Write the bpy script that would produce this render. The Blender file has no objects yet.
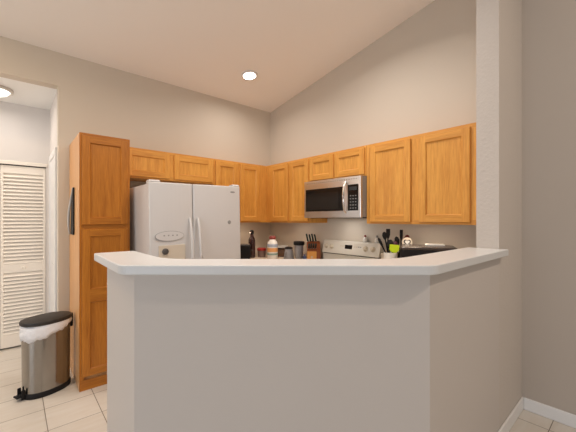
import bpy, bmesh, math, random
from mathutils import Vector, Matrix
random.seed(7)
S = bpy.context.scene
C = S.collection
PI = math.pi

# ------------------------------------------------------------------ camera
cam_d = bpy.data.cameras.new('camera'); cam = bpy.data.objects.new('camera', cam_d); C.objects.link(cam)
cam_d.sensor_width = 36.0; cam_d.lens = 36.0 * 313.4 / 576.0
cam_d.shift_y = 3.14 / 576.0
cam_d.clip_start = 0.05
cam.location = (-2.8737, -3.6703, 1.4187)
cam.rotation_euler = (PI / 2, 0, -0.7206)
S.camera = cam

# ------------------------------------------------------------------ world and light
W = bpy.data.worlds.new('world'); S.world = W; W.use_nodes = True
bgn = W.node_tree.nodes['Background']
bgn.inputs[0].default_value = (1.0, 0.93, 0.85, 1); bgn.inputs[1].default_value = 0.05

def area(name, loc, target, sx, sy, power, col, spread=PI):
    l = bpy.data.lights.new(name, 'AREA'); l.shape = 'RECTANGLE'; l.size = sx; l.size_y = sy
    l.energy = power; l.color = col; l.spread = spread
    o = bpy.data.objects.new(name, l); C.objects.link(o); o.location = loc
    d = Vector(target) - Vector(loc); o.rotation_euler = d.to_track_quat('-Z', 'Y').to_euler()
    return o
# tall windows on the left of the living room, and the room's open far end
CAN = (1.0, 0.92, 0.85)
area('daylight_left', (-7.2, -4.0, 1.35), (-1.0, -2.6, 1.30), 3.6, 1.7, 80, (0.80, 0.89, 1.0))
area('daylight_rear', (-3.6, -7.8, 1.5), (-2.2, -2.0, 1.4), 4.0, 2.0, 18, (1.0, 0.93, 0.85))
# the other ceiling cans of kitchen and living room, outside the frame, then added fills
for x, y in ((-1.0, -2.05), (-2.3, -2.0)):
    area('ceiling_can_light', (x, y, 3.0 - y / 6 - 0.05), (x, y, 0), 0.16, 0.16, 14, CAN, 2.7)
area('left_fill_light', (-3.6, -1.0, 3.1), (-3.6, -1.0, 0), 0.16, 0.16, 13, (1.0, 0.75, 0.46))  # added unseen lamp brightening the left floor and back wall
area('living_can_light', (-1.1, -5.2, 3.75), (-1.1, -5.2, 0), 0.16, 0.16, 40, (1.0, 0.85, 0.71))
area('hall_fill_light', (-4.6, 0.45, 2.6), (-4.6, 0.45, 0), 0.25, 0.25, 24, (1.0, 0.92, 0.84))  # added unseen lamp lifting the hall, louvres and floor
# added warm fill under the wall cabinets, lifting the dark backsplash
WARM = (1.0, 0.80, 0.60)
area('undercabinet_fill_light', (-0.25, -2.40, 1.368), (-0.17, -2.40, 0.9), 0.05, 0.75, 1.65, WARM)
area('undercabinet_fill_light', (-0.25, -0.75, 1.368), (-0.17, -0.75, 0.9), 0.05, 0.5, 1.0, WARM)
area('undercabinet_fill_light', (-0.70, -0.25, 1.368), (-0.70, -0.17, 0.9), 0.5, 0.05, 0.9, WARM)

S.view_settings.view_transform = 'Standard'; S.view_settings.look = 'None'
S.view_settings.exposure = 0.05; S.view_settings.gamma = 1.0; S.view_settings.use_curve_mapping = False

# ------------------------------------------------------------------ materials
def mat(name, col, rough=0.5, metal=0.0, bump=None, var=None, emit=None, coat=0.0, spec=0.5, trans=0.0, sub=0.0):
    m = bpy.data.materials.new(name); m.use_nodes = True
    nt = m.node_tree; b = nt.nodes['Principled BSDF']
    b.inputs['Base Color'].default_value = (*col, 1); b.inputs['Roughness'].default_value = rough
    b.inputs['Metallic'].default_value = metal; b.inputs['Coat Weight'].default_value = coat
    b.inputs['Specular IOR Level'].default_value = spec; b.inputs['Transmission Weight'].default_value = trans
    b.inputs['Subsurface Weight'].default_value = sub
    tc = nt.nodes.new('ShaderNodeTexCoord')
    if bump:
        n = nt.nodes.new('ShaderNodeTexNoise'); n.inputs['Scale'].default_value = bump[0]; n.inputs['Detail'].default_value = 3
        bp = nt.nodes.new('ShaderNodeBump'); bp.inputs['Strength'].default_value = bump[1]; bp.inputs['Distance'].default_value = bump[2]
        nt.links.new(tc.outputs['Object'], n.inputs['Vector']); nt.links.new(n.outputs['Fac'], bp.inputs['Height'])
        nt.links.new(bp.outputs['Normal'], b.inputs['Normal'])
    if var:
        n = nt.nodes.new('ShaderNodeTexNoise'); n.inputs['Scale'].default_value = var[0]; n.inputs['Detail'].default_value = 4
        r = nt.nodes.new('ShaderNodeMixRGB'); r.inputs[1].default_value = (*col, 1); r.inputs[2].default_value = (*var[1], 1)
        nt.links.new(tc.outputs['Object'], n.inputs['Vector']); nt.links.new(n.outputs['Fac'], r.inputs[0])
        nt.links.new(r.outputs[0], b.inputs['Base Color'])
    if emit:
        b.inputs['Emission Color'].default_value = (*emit[0], 1); b.inputs['Emission Strength'].default_value = emit[1]
    return m

def oak(name, axis, c1, c2):
    """wood with grain running along local axis 0/1/2"""
    m = bpy.data.materials.new(name); m.use_nodes = True
    nt = m.node_tree; b = nt.nodes['Principled BSDF']; L = nt.links.new
    tc = nt.nodes.new('ShaderNodeTexCoord'); oi = nt.nodes.new('ShaderNodeObjectInfo')
    add = nt.nodes.new('ShaderNodeVectorMath'); add.operation = 'ADD'
    mul = nt.nodes.new('ShaderNodeMath'); mul.operation = 'MULTIPLY'; mul.inputs[1].default_value = 37.0
    L(oi.outputs['Random'], mul.inputs[0]); L(tc.outputs['Object'], add.inputs[0]); L(mul.outputs[0], add.inputs[1])
    mp = nt.nodes.new('ShaderNodeMapping'); sc = [1, 1, 1]
    sc = [14.0, 14.0, 14.0]; sc[axis] = 0.9
    mp.inputs['Scale'].default_value = sc; L(add.outputs[0], mp.inputs['Vector'])
    n = nt.nodes.new('ShaderNodeTexNoise'); n.inputs['Scale'].default_value = 1.6; n.inputs['Detail'].default_value = 5; n.inputs['Distortion'].default_value = 0.8
    L(mp.outputs[0], n.inputs['Vector'])
    n2 = nt.nodes.new('ShaderNodeTexNoise'); n2.inputs['Scale'].default_value = 12.0; n2.inputs['Detail'].default_value = 3
    L(mp.outputs[0], n2.inputs['Vector'])
    mx = nt.nodes.new('ShaderNodeMath'); mx.operation = 'MULTIPLY_ADD'; mx.inputs[1].default_value = 0.45
    L(n2.outputs['Fac'], mx.inputs[0])
    m2 = nt.nodes.new('ShaderNodeMath'); m2.operation = 'MULTIPLY'; m2.inputs[1].default_value = 0.55; L(n.outputs['Fac'], m2.inputs[0]); L(m2.outputs[0], mx.inputs[2])
    r = nt.nodes.new('ShaderNodeValToRGB'); r.color_ramp.elements[0].position = 0.34; r.color_ramp.elements[1].position = 0.64
    r.color_ramp.elements[0].color = (*c1, 1); r.color_ramp.elements[1].color = (*c2, 1)
    L(mx.outputs[0], r.inputs['Fac']); L(r.outputs[0], b.inputs['Base Color'])
    b.inputs['Roughness'].default_value = 0.38; b.inputs['Specular IOR Level'].default_value = 0.4
    bp = nt.nodes.new('ShaderNodeBump'); bp.inputs['Strength'].default_value = 0.12; bp.inputs['Distance'].default_value = 0.002
    L(mx.outputs[0], bp.inputs['Height']); L(bp.outputs['Normal'], b.inputs['Normal'])
    return m

def tile_mat():
    m = bpy.data.materials.new('floor_tile'); m.use_nodes = True
    nt = m.node_tree; b = nt.nodes['Principled BSDF']; L = nt.links.new
    tc = nt.nodes.new('ShaderNodeTexCoord')
    mp = nt.nodes.new('ShaderNodeMapping'); mp.inputs['Location'].default_value = (2.38, 3.245, 0)
    L(tc.outputs['Object'], mp.inputs['Vector'])
    br = nt.nodes.new('ShaderNodeTexBrick'); br.offset = 0.0; br.squash = 1.0
    br.inputs['Scale'].default_value = 1.0; br.inputs['Brick Width'].default_value = 0.3165; br.inputs['Row Height'].default_value = 0.3165
    br.inputs['Mortar Size'].default_value = 0.0028; br.inputs['Mortar Smooth'].default_value = 0.2
    br.inputs['Color1'].default_value = (0.72, 0.675, 0.615, 1); br.inputs['Color2'].default_value = (0.67, 0.625, 0.565, 1)
    br.inputs['Mortar'].default_value = (0.20, 0.165, 0.13, 1)
    L(mp.outputs[0], br.inputs['Vector'])
    mp2 = nt.nodes.new('ShaderNodeMapping'); mp2.inputs['Scale'].default_value = (3.0, 14.0, 1); L(tc.outputs['Object'], mp2.inputs['Vector'])
    n = nt.nodes.new('ShaderNodeTexNoise'); n.inputs['Scale'].default_value = 1.5; n.inputs['Detail'].default_value = 6; L(mp2.outputs[0], n.inputs['Vector'])
    mx = nt.nodes.new('ShaderNodeMixRGB'); mx.blend_type = 'MULTIPLY'; mx.inputs[0].default_value = 0.5
    rr = nt.nodes.new('ShaderNodeValToRGB'); rr.color_ramp.elements[0].position = 0.3; rr.color_ramp.elements[1].position = 0.7
    rr.color_ramp.elements[0].color = (0.86, 0.80, 0.72, 1); rr.color_ramp.elements[1].color = (1, 1, 1, 1)
    L(n.outputs['Fac'], rr.inputs['Fac']); L(br.outputs['Color'], mx.inputs[1]); L(rr.outputs[0], mx.inputs[2]); L(mx.outputs[0], b.inputs['Base Color'])
    bp = nt.nodes.new('ShaderNodeBump'); bp.inputs['Strength'].default_value = 0.4; bp.inputs['Distance'].default_value = 0.002; bp.invert = True
    L(br.outputs['Fac'], bp.inputs['Height']); L(bp.outputs['Normal'], b.inputs['Normal'])
    b.inputs['Roughness'].default_value = 0.35
    return m

def brushed(name, col, rough):
    m = mat(name, col, rough, 1.0)
    nt = m.node_tree; b = nt.nodes['Principled BSDF']; L = nt.links.new
    tc = nt.nodes.new('ShaderNodeTexCoord'); mp = nt.nodes.new('ShaderNodeMapping'); mp.inputs['Scale'].default_value = (60, 60, 1.5)
    n = nt.nodes.new('ShaderNodeTexNoise'); n.inputs['Scale'].default_value = 4.0; n.inputs['Detail'].default_value = 3
    L(tc.outputs['Object'], mp.inputs['Vector']); L(mp.outputs[0], n.inputs['Vector'])
    r = nt.nodes.new('ShaderNodeMapRange'); r.inputs['To Min'].default_value = rough - 0.07; r.inputs['To Max'].default_value = rough + 0.08
    L(n.outputs['Fac'], r.inputs['Value']); L(r.outputs[0], b.inputs['Roughness'])
    return m

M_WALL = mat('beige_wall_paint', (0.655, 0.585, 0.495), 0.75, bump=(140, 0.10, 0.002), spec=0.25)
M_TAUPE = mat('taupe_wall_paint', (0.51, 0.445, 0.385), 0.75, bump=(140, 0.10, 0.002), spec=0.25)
M_STUB = mat('textured_wall_paint', (0.59, 0.535, 0.485), 0.75, bump=(55, 0.45, 0.005), spec=0.25)
M_CEIL = mat('ceiling_paint', (0.94, 0.91, 0.875), 0.85, bump=(90, 0.12, 0.003), spec=0.2)
M_HALL = mat('hall_wall_paint', (0.76, 0.715, 0.68), 0.8, bump=(140, 0.08, 0.002), spec=0.2)
M_KNEE = mat('knee_wall_paint', (0.59, 0.54, 0.50), 0.7, bump=(110, 0.12, 0.002), spec=0.3)
M_TRIM = mat('white_trim_paint', (0.82, 0.81, 0.80), 0.4, bump=(60, 0.03, 0.001))
M_DOOR = mat('cream_door_paint', (0.92, 0.85, 0.76), 0.5, bump=(60, 0.03, 0.001))
M_BAR = mat('white_laminate', (0.685, 0.69, 0.692), 0.34, var=(45, (0.65, 0.655, 0.655)))
M_COUNTER = mat('tan_laminate', (0.70, 0.58, 0.45), 0.4, var=(60, (0.62, 0.50, 0.38)))
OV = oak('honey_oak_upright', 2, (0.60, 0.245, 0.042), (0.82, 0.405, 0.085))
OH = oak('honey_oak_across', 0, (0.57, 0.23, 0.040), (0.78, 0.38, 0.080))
PV = oak('shaded_oak_upright', 2, (0.36, 0.115, 0.010), (0.53, 0.195, 0.022))  # same oak, darkened to paint in the dim light on the pantry front
PH = oak('shaded_oak_across', 0, (0.34, 0.105, 0.010), (0.50, 0.185, 0.021))  # rails of the pantry front, same painted-in dimness
SIDEV = oak('sidelit_oak_upright', 2, (0.66, 0.33, 0.13), (0.80, 0.45, 0.20))  # same oak, paled to paint in daylight on the pantry side
M_DARKGAP = mat('dark_recess', (0.03, 0.022, 0.018), 0.8, bump=(50, 0.05, 0.001))
M_APPL = mat('white_enamel', (0.67, 0.65, 0.635), 0.35, bump=(220, 0.04, 0.001))
M_APPL2 = mat('cream_plastic', (0.66, 0.58, 0.47), 0.4, bump=(120, 0.02, 0.001))
M_BISQ = mat('bisque_enamel', (0.72, 0.68, 0.60), 0.3, bump=(120, 0.02, 0.001))
M_GREY = mat('grey_plastic', (0.30, 0.29, 0.28), 0.5, bump=(120, 0.02, 0.001))
M_BLACK = mat('black_plastic', (0.012, 0.011, 0.012), 0.5, bump=(150, 0.06, 0.001), spec=0.22)
M_LIDBLK = mat('dark_lid_plastic', (0.024, 0.020, 0.018), 0.5, bump=(200, 0.08, 0.001))
M_GLASSBLK = mat('black_glass', (0.008, 0.007, 0.007), 0.10, coat=0.0, spec=0.3, var=(3, (0.012, 0.011, 0.010)))
M_STEEL = brushed('brushed_steel', (0.74, 0.745, 0.75), 0.30)
M_CANSTEEL = brushed('can_steel', (0.33, 0.315, 0.295), 0.17)
M_CHROME = mat('polished_handle', (0.80, 0.79, 0.77), 0.18, 1.0, bump=(40, 0.02, 0.001))
M_BAG = mat('white_bag_film', (0.85, 0.85, 0.88), 0.35, bump=(38, 0.6, 0.012))
M_LAMP = mat('lit_lens', (1, 1, 1), 0.4, emit=((1.0, 0.93, 0.82), 14.0), var=(20, (0.97, 0.97, 0.97)))
M_DOME = mat('lit_dome_glass', (1, 1, 1), 0.3, emit=((1.0, 0.94, 0.86), 2.6), var=(20, (0.97, 0.97, 0.97)))
M_DOMERING = mat('dome_ring_paint', (0.66, 0.60, 0.54), 0.35, bump=(60, 0.03, 0.001))

# ------------------------------------------------------------------ helpers
def thing(name, label, cat, loc=(0, 0, 0), rz=0.0, group=None):
    o = bpy.data.objects.new(name, None); C.objects.link(o); o.empty_display_size = 0.1
    o.location = loc; o.rotation_euler = (0, 0, rz)
    return tag(o, label, cat, group)
def tag(o, label, cat, group=None):
    o['label'] = label; o['category'] = cat
    if group: o['group'] = group
    return o
def obj(name, bm, mats, parent=None, smooth=False, bevel=0.0, label=None, seg=2):
    bmesh.ops.recalc_face_normals(bm, faces=bm.faces)
    me = bpy.data.meshes.new(name); bm.to_mesh(me); bm.free()
    for m in (mats if isinstance(mats, (list, tuple)) else [mats]): me.materials.append(m)
    o = bpy.data.objects.new(name, me); C.objects.link(o)
    if parent: o.parent = parent
    if smooth:
        for p in me.polygons: p.use_smooth = True
    if bevel:
        b = o.modifiers.new('bevel', 'BEVEL'); b.width = bevel; b.segments = seg; b.limit_method = 'ANGLE'; b.angle_limit = 0.6
    if smooth:
        me.set_sharp_from_angle(angle=0.7)
    if label: o['label'] = label
    return o
def struct(name, bm, m, parent=None, **k):
    o = obj(name, bm, m, parent, **k)
    if not parent: o['kind'] = 'structure'
    return o
def B(): return bmesh.new()
def box(bm, x0, x1, y0, y1, z0, z1, mi=0, rot=None):
    vs = [bm.verts.new(p) for p in ((x0,y0,z0),(x1,y0,z0),(x1,y1,z0),(x0,y1,z0),(x0,y0,z1),(x1,y0,z1),(x1,y1,z1),(x0,y1,z1))]
    if rot:
        for v in vs: v.co = rot @ v.co
    for f in ((0,3,2,1),(4,5,6,7),(0,1,5,4),(1,2,6,5),(2,3,7,6),(3,0,4,7)):
        bm.faces.new([vs[i] for i in f]).material_index = mi
    return vs
def prism(bm, pts, z0, z1, mi=0):
    """pts: closed polygon (x, y)"""
    a = [bm.verts.new((p[0], p[1], z0)) for p in pts]; b = [bm.verts.new((p[0], p[1], z1)) for p in pts]
    n = len(pts)
    bm.faces.new(a[::-1]).material_index = mi; bm.faces.new(b).material_index = mi
    for i in range(n): bm.faces.new((a[i], a[(i+1) % n], b[(i+1) % n], b[i])).material_index = mi
def extr(bm, pts, axis, a0, a1, mi=0):
    """polygon in the two other axes (ordered), extruded along axis"""
    def P(p, a):
        q = [p[0], p[1]]; q.insert(axis, a); return q
    a = [bm.verts.new(P(p, a0)) for p in pts]; b = [bm.verts.new(P(p, a1)) for p in pts]
    n = len(pts)
    bm.faces.new(a[::-1]).material_index = mi; bm.faces.new(b).material_index = mi
    for i in range(n): bm.faces.new((a[i], a[(i+1) % n], b[(i+1) % n], b[i])).material_index = mi
def lathe(bm, prof, n=32, sx=1.0, sy=1.0, c=(0, 0, 0), R=None, mi=0):
    """prof: (r, z) list from bottom to top; caps where r > 0 at the ends"""
    rings = []
    for r, z in prof:
        rg = []
        for i in range(n):
            t = 2 * PI * i / n
            v = Vector((r * sx * math.cos(t), r * sy * math.sin(t), z))
            if R: v = R @ v
            rg.append(bm.verts.new(v + Vector(c)))
        rings.append(rg)
    for a, b in zip(rings, rings[1:]):
        for i in range(n): bm.faces.new((a[i], a[(i+1) % n], b[(i+1) % n], b[i])).material_index = mi
    bm.faces.new(rings[0][::-1]).material_index = mi; bm.faces.new(rings[-1]).material_index = mi
def tube(bm, pts, r, n=10, mi=0, flat=1.0):
    """tube along points; r number or list"""
    pts = [Vector(p) for p in pts]; rings = []
    up = Vector((0, 0, 1))
    for i, p in enumerate(pts):
        d = (pts[min(i+1, len(pts)-1)] - pts[max(i-1, 0)]).normalized()
        s = d.cross(up)
        if s.length < 1e-3: s = d.cross(Vector((1, 0, 0)))
        s.normalize(); u = s.cross(d).normalized()
        rr = r[i] if isinstance(r, (list, tuple)) else r
        rings.append([bm.verts.new(p + s * rr * math.cos(2*PI*k/n) + u * rr * flat * math.sin(2*PI*k/n)) for k in range(n)])
    for a, b in zip(rings, rings[1:]):
        for i in range(n): bm.faces.new((a[i], a[(i+1) % n], b[(i+1) % n], b[i])).material_index = mi
    bm.faces.new(rings[0][::-1]).material_index = mi; bm.faces.new(rings[-1]).material_index = mi

# ------------------------------------------------------------------ the setting
bm = B(); box(bm, -7.5, 0.6, -8.0, 1.6, -0.1, 0.0); struct('floor', bm, tile_mat())
def cz(y): return 3.0 - y / 6.0                    # vaulted ceiling rises away from the back wall
bm = B(); extr(bm, [(0.115, cz(0.115)), (0.115, cz(0.115) + 0.1), (-5.2, cz(-5.2) + 0.1), (-8.0, cz(-5.2) - 0.35), (-8.0, cz(-5.2) - 0.45), (-5.2, cz(-5.2))], 0, -7.5, 0.12)
struct('ceiling', bm, M_CEIL)
HZ = 2.685                                         # hall ceiling and opening head
OX0, OX1 = -4.75, -2.55                            # opening in the back wall
bm = B()
box(bm, OX1, 0.0, 0.0, 0.115, 0, cz(0)); box(bm, OX0, OX1, 0.0, 0.115, HZ, cz(0)); box(bm, -7.5, OX0, 0.0, 0.115, 0, cz(0))
struct('wall_back', bm, M_WALL)
bm = B(); extr(bm, [(0.115, 0), (-3.0, 0), (-3.0, cz(-3.0) + 0.05), (0.115, cz(0.115) + 0.05)], 0, 0.0, 0.12); struct('wall_right', bm, M_WALL)
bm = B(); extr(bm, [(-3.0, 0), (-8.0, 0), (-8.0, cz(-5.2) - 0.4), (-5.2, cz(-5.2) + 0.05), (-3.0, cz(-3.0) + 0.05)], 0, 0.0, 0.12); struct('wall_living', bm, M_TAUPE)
JX = -0.557; SY0, SY1 = -3.06, -2.93               # stub wall that carries the end of the bar
bm = B(); box(bm, JX, 0.0, SY0, SY1, 0, cz(-3.0)); struct('wall_stub', bm, M_STUB)
# knee wall under the bar
KZ = 1.188
outer = [(-2.48, -1.70), (-2.48, -2.218), (-1.526, -3.06), (JX, -3.06)]
inner = [(JX, -2.93), (-1.477, -2.93), (-2.35, -2.159), (-2.35, -1.70)]
bm = B(); prism(bm, outer + inner, 0, KZ); struct('wall_knee', bm, M_KNEE)
# hall behind the opening
HY = 0.89
bm = B(); box(bm, OX1, OX1 + 0.1, 0.115, HY, 0, HZ); struct('wall_hall_right', bm, M_HALL)
DX0, DX1, DZ = -3.37, -2.585, 2.02
bm = B(); box(bm, DX1, OX1 + 0.1, HY, HY + 0.1, 0, HZ + 0.1); box(bm, OX0 - 0.6, DX0, HY, HY + 0.1, 0, HZ + 0.1); box(bm, DX0, DX1, HY, HY + 0.1, DZ, HZ + 0.1)
struct('wall_hall_back', bm, M_HALL)
bm = B(); box(bm, OX0 - 0.5, OX0 - 0.4, 0.115, HY, 0, HZ); struct('wall_hall_left', bm, M_HALL)
bm = B(); box(bm, OX0 - 0.5, OX1 + 0.1, 0.115, HY, HZ, HZ + 0.08); struct('ceiling_hall', bm, mat('hall_ceiling_paint', (0.90, 0.89, 0.87), 0.8, bump=(90, 0.1, 0.002), spec=0.2))
# closet behind the louvres
bm = B(); box(bm, -4.3, OX1 + 0.1, HY + 0.55, HY + 0.6, 0, HZ); struct('wall_closet_back', bm, M_HALL)
# closet track and stop
bm = B(); box(bm, DX0, DX1, HY + 0.005, HY + 0.06, DZ - 0.012, DZ); struct('trim_1', bm, M_DARKGAP)
bm = B(); box(bm, DX0 - 0.04, DX1 + 0.012, HY - 0.014, HY, DZ - 0.004, DZ + 0.035); struct('trim_2', bm, M_DOOR, bevel=0.004)
# casing and door in the hall's right wall
bm = B()
box(bm, OX1 - 0.016, OX1, 0.135, 0.20, 0, 2.06); box(bm, OX1 - 0.016, OX1, 0.76, 0.82, 0, 2.06); box(bm, OX1 - 0.016, OX1, 0.135, 0.82, 2.06, 2.125)
struct('trim_3', bm, M_TRIM, bevel=0.004)
bm = B(); box(bm, OX1 - 0.006, OX1, 0.20, 0.76, 0.01, 2.06)
for z0, z1 in ((0.25, 0.95), (1.15, 1.92)): box(bm, OX1 - 0.010, OX1 - 0.006, 0.28, 0.68, z0, z1)
struct('door_2', bm, M_TRIM, bevel=0.003)

def baseboard(name, p, q, h=0.0905, t=0.014, nx=0, ny=0):
    bm = B()
    x0, x1 = sorted((p[0], q[0])); y0, y1 = sorted((p[1], q[1]))
    if nx: x0, x1 = (x0 - t, x0) if nx < 0 else (x0, x0 + t)
    if ny: y0, y1 = (y0 - t, y0) if ny < 0 else (y0, y0 + t)
    box(bm, x0, x1, y0, y1, 0, h)
    return struct(name, bm, M_TRIM, bevel=0.006)
baseboard('baseboard_right', (0, -7.9), (0, -3.074), nx=-1)
baseboard('baseboard_stub', (-1.50, SY0), (0, SY0), ny=-1)
baseboard('baseboard_back', (OX1, 0), (-2.466, 0), ny=-1)
baseboard('baseboard_hall', (OX1, 0.02), (OX1, 0.13), nx=-1)

# louvred bifold closet door: frame and slats of each leaf
def louver_leaf(x0, x1, knob):
    y0, y1 = HY + 0.012, HY + 0.042
    bm = B(); st = 0.026
    zt = DZ - 0.014
    box(bm, x0, x0 + st, y0, y1, 0.02, zt); box(bm, x1 - st, x1, y0, y1, 0.02, zt)
    for z0, z1 in ((0.02, 0.16), (0.83, 0.93), (zt - 0.085, zt)): box(bm, x0 + st, x1 - st, y0, y1, z0, z1)
    d = struct('door_1' if knob else 'door_3', bm, M_DOOR, bevel=0.003)
    bm = B()
    for a, b in ((0.165, 0.828), (0.933, zt - 0.087)):
        n = int((b - a) / 0.0385); s = (b - a) / n
        for i in range(n):
            z = a + (i + 0.5) * s
            R = Matrix.Translation((0, (y0 + y1) / 2, z)) @ Matrix.Rotation(math.radians(54), 4, 'X')
            box(bm, x0 + st - 0.004, x1 - st + 0.004, -0.027, 0.027, -0.004, 0.004, rot=R)
    obj('louvers', bm, M_DOOR, d)
    if knob:
        bm = B(); lathe(bm, [(0.006, 0), (0.006, 0.012), (0.014, 0.018), (0.015, 0.026), (0.009, 0.032)], 16, c=((x0 + x1) / 2, y0, 0.88), R=Matrix.Rotation(PI / 2, 3, 'X'))
        obj('knob', bm, M_DOOR, d, smooth=True)
louver_leaf(-2.975, -2.588, True); louver_leaf(-3.365, -2.979, False)

# ------------------------------------------------------------------ lamps in view
lx, ly = -0.796, -0.62; lz = cz(ly)
tilt = Matrix.Rotation(math.atan(1 / 6.0), 3, 'X').inverted()
t = thing('ceiling_light', 'round white recessed ceiling light, lit, above the kitchen', 'ceiling light', (lx, ly, lz))
Rm = Matrix.Rotation(-math.atan(1 / 6.0), 3, 'X')
def ring(bm, r0, r1, z0, z1, n=40, R=None, c=(0, 0, 0)):
    vs = []
    for r, z in ((r0, z0), (r1, z0), (r1, z1), (r0, z1)):
        vs.append([bm.verts.new((R @ Vector((r*math.cos(2*PI*i/n), r*math.sin(2*PI*i/n), z)) if R else Vector((r*math.cos(2*PI*i/n), r*math.sin(2*PI*i/n), z))) + Vector(c)) for i in range(n)])
    for a in range(4):
        A, Bq = vs[a], vs[(a+1) % 4]
        for i in range(n): bm.faces.new((A[i], A[(i+1) % n], Bq[(i+1) % n], Bq[i]))
bm = B(); ring(bm, 0.072, 0.094, -0.014, -0.001, R=Rm); obj('trim_ring', bm, M_TRIM, t, smooth=True)
bm = B(); lathe(bm, [(0.074, -0.010), (0.074, -0.003)], 40, R=Rm); obj('lens', bm, M_LAMP, t)
l = bpy.data.lights.new('can_lamp', 'AREA'); l.shape = 'DISK'; l.size = 0.14; l.energy = 4.6; l.color = CAN; l.spread = 2.7
o = bpy.data.objects.new('can_lamp', l); C.objects.link(o); o.parent = t; o.location = (0, 0, -0.03)

t = thing('dome_light', 'round flush dome light, lit, on the white hall ceiling', 'ceiling light', (-3.005, 0.46, HZ))
bm = B(); ring(bm, 0.112, 0.140, -0.032, 0.0); obj('rim', bm, M_DOMERING, t, smooth=True, bevel=0.006)
bm = B(); lathe(bm, [(0.02, -0.075), (0.06, -0.068), (0.095, -0.050), (0.112, -0.028), (0.112, -0.004)], 40); obj('dome', bm, M_DOME, t, smooth=True)
l = bpy.data.lights.new('dome_lamp', 'AREA'); l.shape = 'DISK'; l.size = 0.22; l.energy = 2.2; l.color = (1.0, 0.93, 0.86)
o = bpy.data.objects.new('dome_lamp', l); C.objects.link(o); o.parent = t; o.location = (0, 0, -0.08)

# ------------------------------------------------------------------ cabinets (local x: left to right seen from the front, front face at y = 0, back at +y)
def door_bm(w, h, fr=0.057, th=0.019, mid=None):
    """five-piece door with bevelled inner edge and flat centre panel; lower left corner at origin, front at y = -th"""
    bm = B(); f = -th; g = 0.009; rc = f + 0.012
    def quad(p, mi): bm.faces.new([bm.verts.new(q) for q in p]).material_index = mi
    o = 0.004
    # stiles (upright grain) and rails (across)
    quad([(o, f, o), (fr, f, o), (fr, f, h - o), (o, f, h - o)], 0); quad([(w - fr, f, o), (w - o, f, o), (w - o, f, h - o), (w - fr, f, h - o)], 0)
    quad([(fr, f, o), (w - fr, f, o), (w - fr, f, fr), (fr, f, fr)], 1); quad([(fr, f, h - fr), (w - fr, f, h - fr), (w - fr, f, h - o), (fr, f, h - o)], 1)
    spans = [(fr, h - fr)]
    if mid:
        spans = [(fr, mid[0]), (mid[1], h - fr)]
        quad([(fr, f, mid[0]), (w - fr, f, mid[0]), (w - fr, f, mid[1]), (fr, f, mid[1])], 1)
    # inner bevel and panel of each opening
    a = fr; b = fr + g
    for u0, u1 in spans:
        quad([(a, f, u0), (w - a, f, u0), (w - b, rc, u0 + g), (b, rc, u0 + g)], 1); quad([(a, f, u1), (b, rc, u1 - g), (w - b, rc, u1 - g), (w - a, f, u1)], 1)
        quad([(a, f, u0), (b, rc, u0 + g), (b, rc, u1 - g), (a, f, u1)], 0); quad([(w - a, f, u0), (w - a, f, u1), (w - b, rc, u1 - g), (w - b, rc, u0 + g)], 0)
        quad([(b, rc, u0 + g), (w - b, rc, u0 + g), (w - b, rc, u1 - g), (b, rc, u1 - g)], 0)
    # outer eased edge, sides, back
    E = [(o, f, o), (w - o, f, o), (w - o, f, h - o), (o, f, h - o)]; F = [(0, f + 0.005, 0), (w, f + 0.005, 0), (w, f + 0.005, h), (0, f + 0.005, h)]; G = [(0, 0, 0), (w, 0, 0), (w, 0, h), (0, 0, h)]
    for P, Q in ((E, F), (F, G)):
        for i in range(4): quad([P[i], P[(i+1) % 4], Q[(i+1) % 4], Q[i]], 1 if i in (0, 2) else 0)
    quad(G[::-1], 0)
    bmesh.ops.remove_doubles(bm, verts=bm.verts, dist=1e-5)
    return bm
def cabinet(name, label, loc, rz, w, d, z0, z1, doors, stiles=(), rails=(), group=None, fm=None, bodym=None):
    """doors: (x0, x1, z0, z1); stiles/rails: inner face frame members"""
    t = thing(name, label, 'cabinet', (loc[0], loc[1], 0), rz, group); fm = fm or [OV, OH]
    bm = B(); box(bm, 0, w, 0.02, d, z0, z1); obj('body', bm, bodym or OV, t, bevel=0.0015)
    bm = B(); fw = 0.032
    box(bm, 0, fw, 0, 0.0205, z0, z1, 0); box(bm, w - fw, w, 0, 0.0205, z0, z1, 0)
    box(bm, fw, w - fw, 0, 0.0205, z1 - 0.036, z1, 1); box(bm, fw, w - fw, 0, 0.0205, z0, z0 + 0.036, 1)
    for a, b in stiles: box(bm, a, b, 0, 0.0205, z0 + 0.036, z1 - 0.036, 0)
    for a, b in rails: box(bm, fw, w - fw, 0, 0.0205, a, b, 1)
    obj('face_frame', bm, fm, t, bevel=0.001)
    for x0, x1, a, b in doors:
        dd = obj('door', door_bm(x1 - x0, b - a, mid=(0.615, 0.72) if b - a > 1.0 else None), fm, t); dd.location = (x0, -0.001, a)
    return t
UT, UB = 2.134, 1.375; DT, DB = 2.112, 1.393
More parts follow.
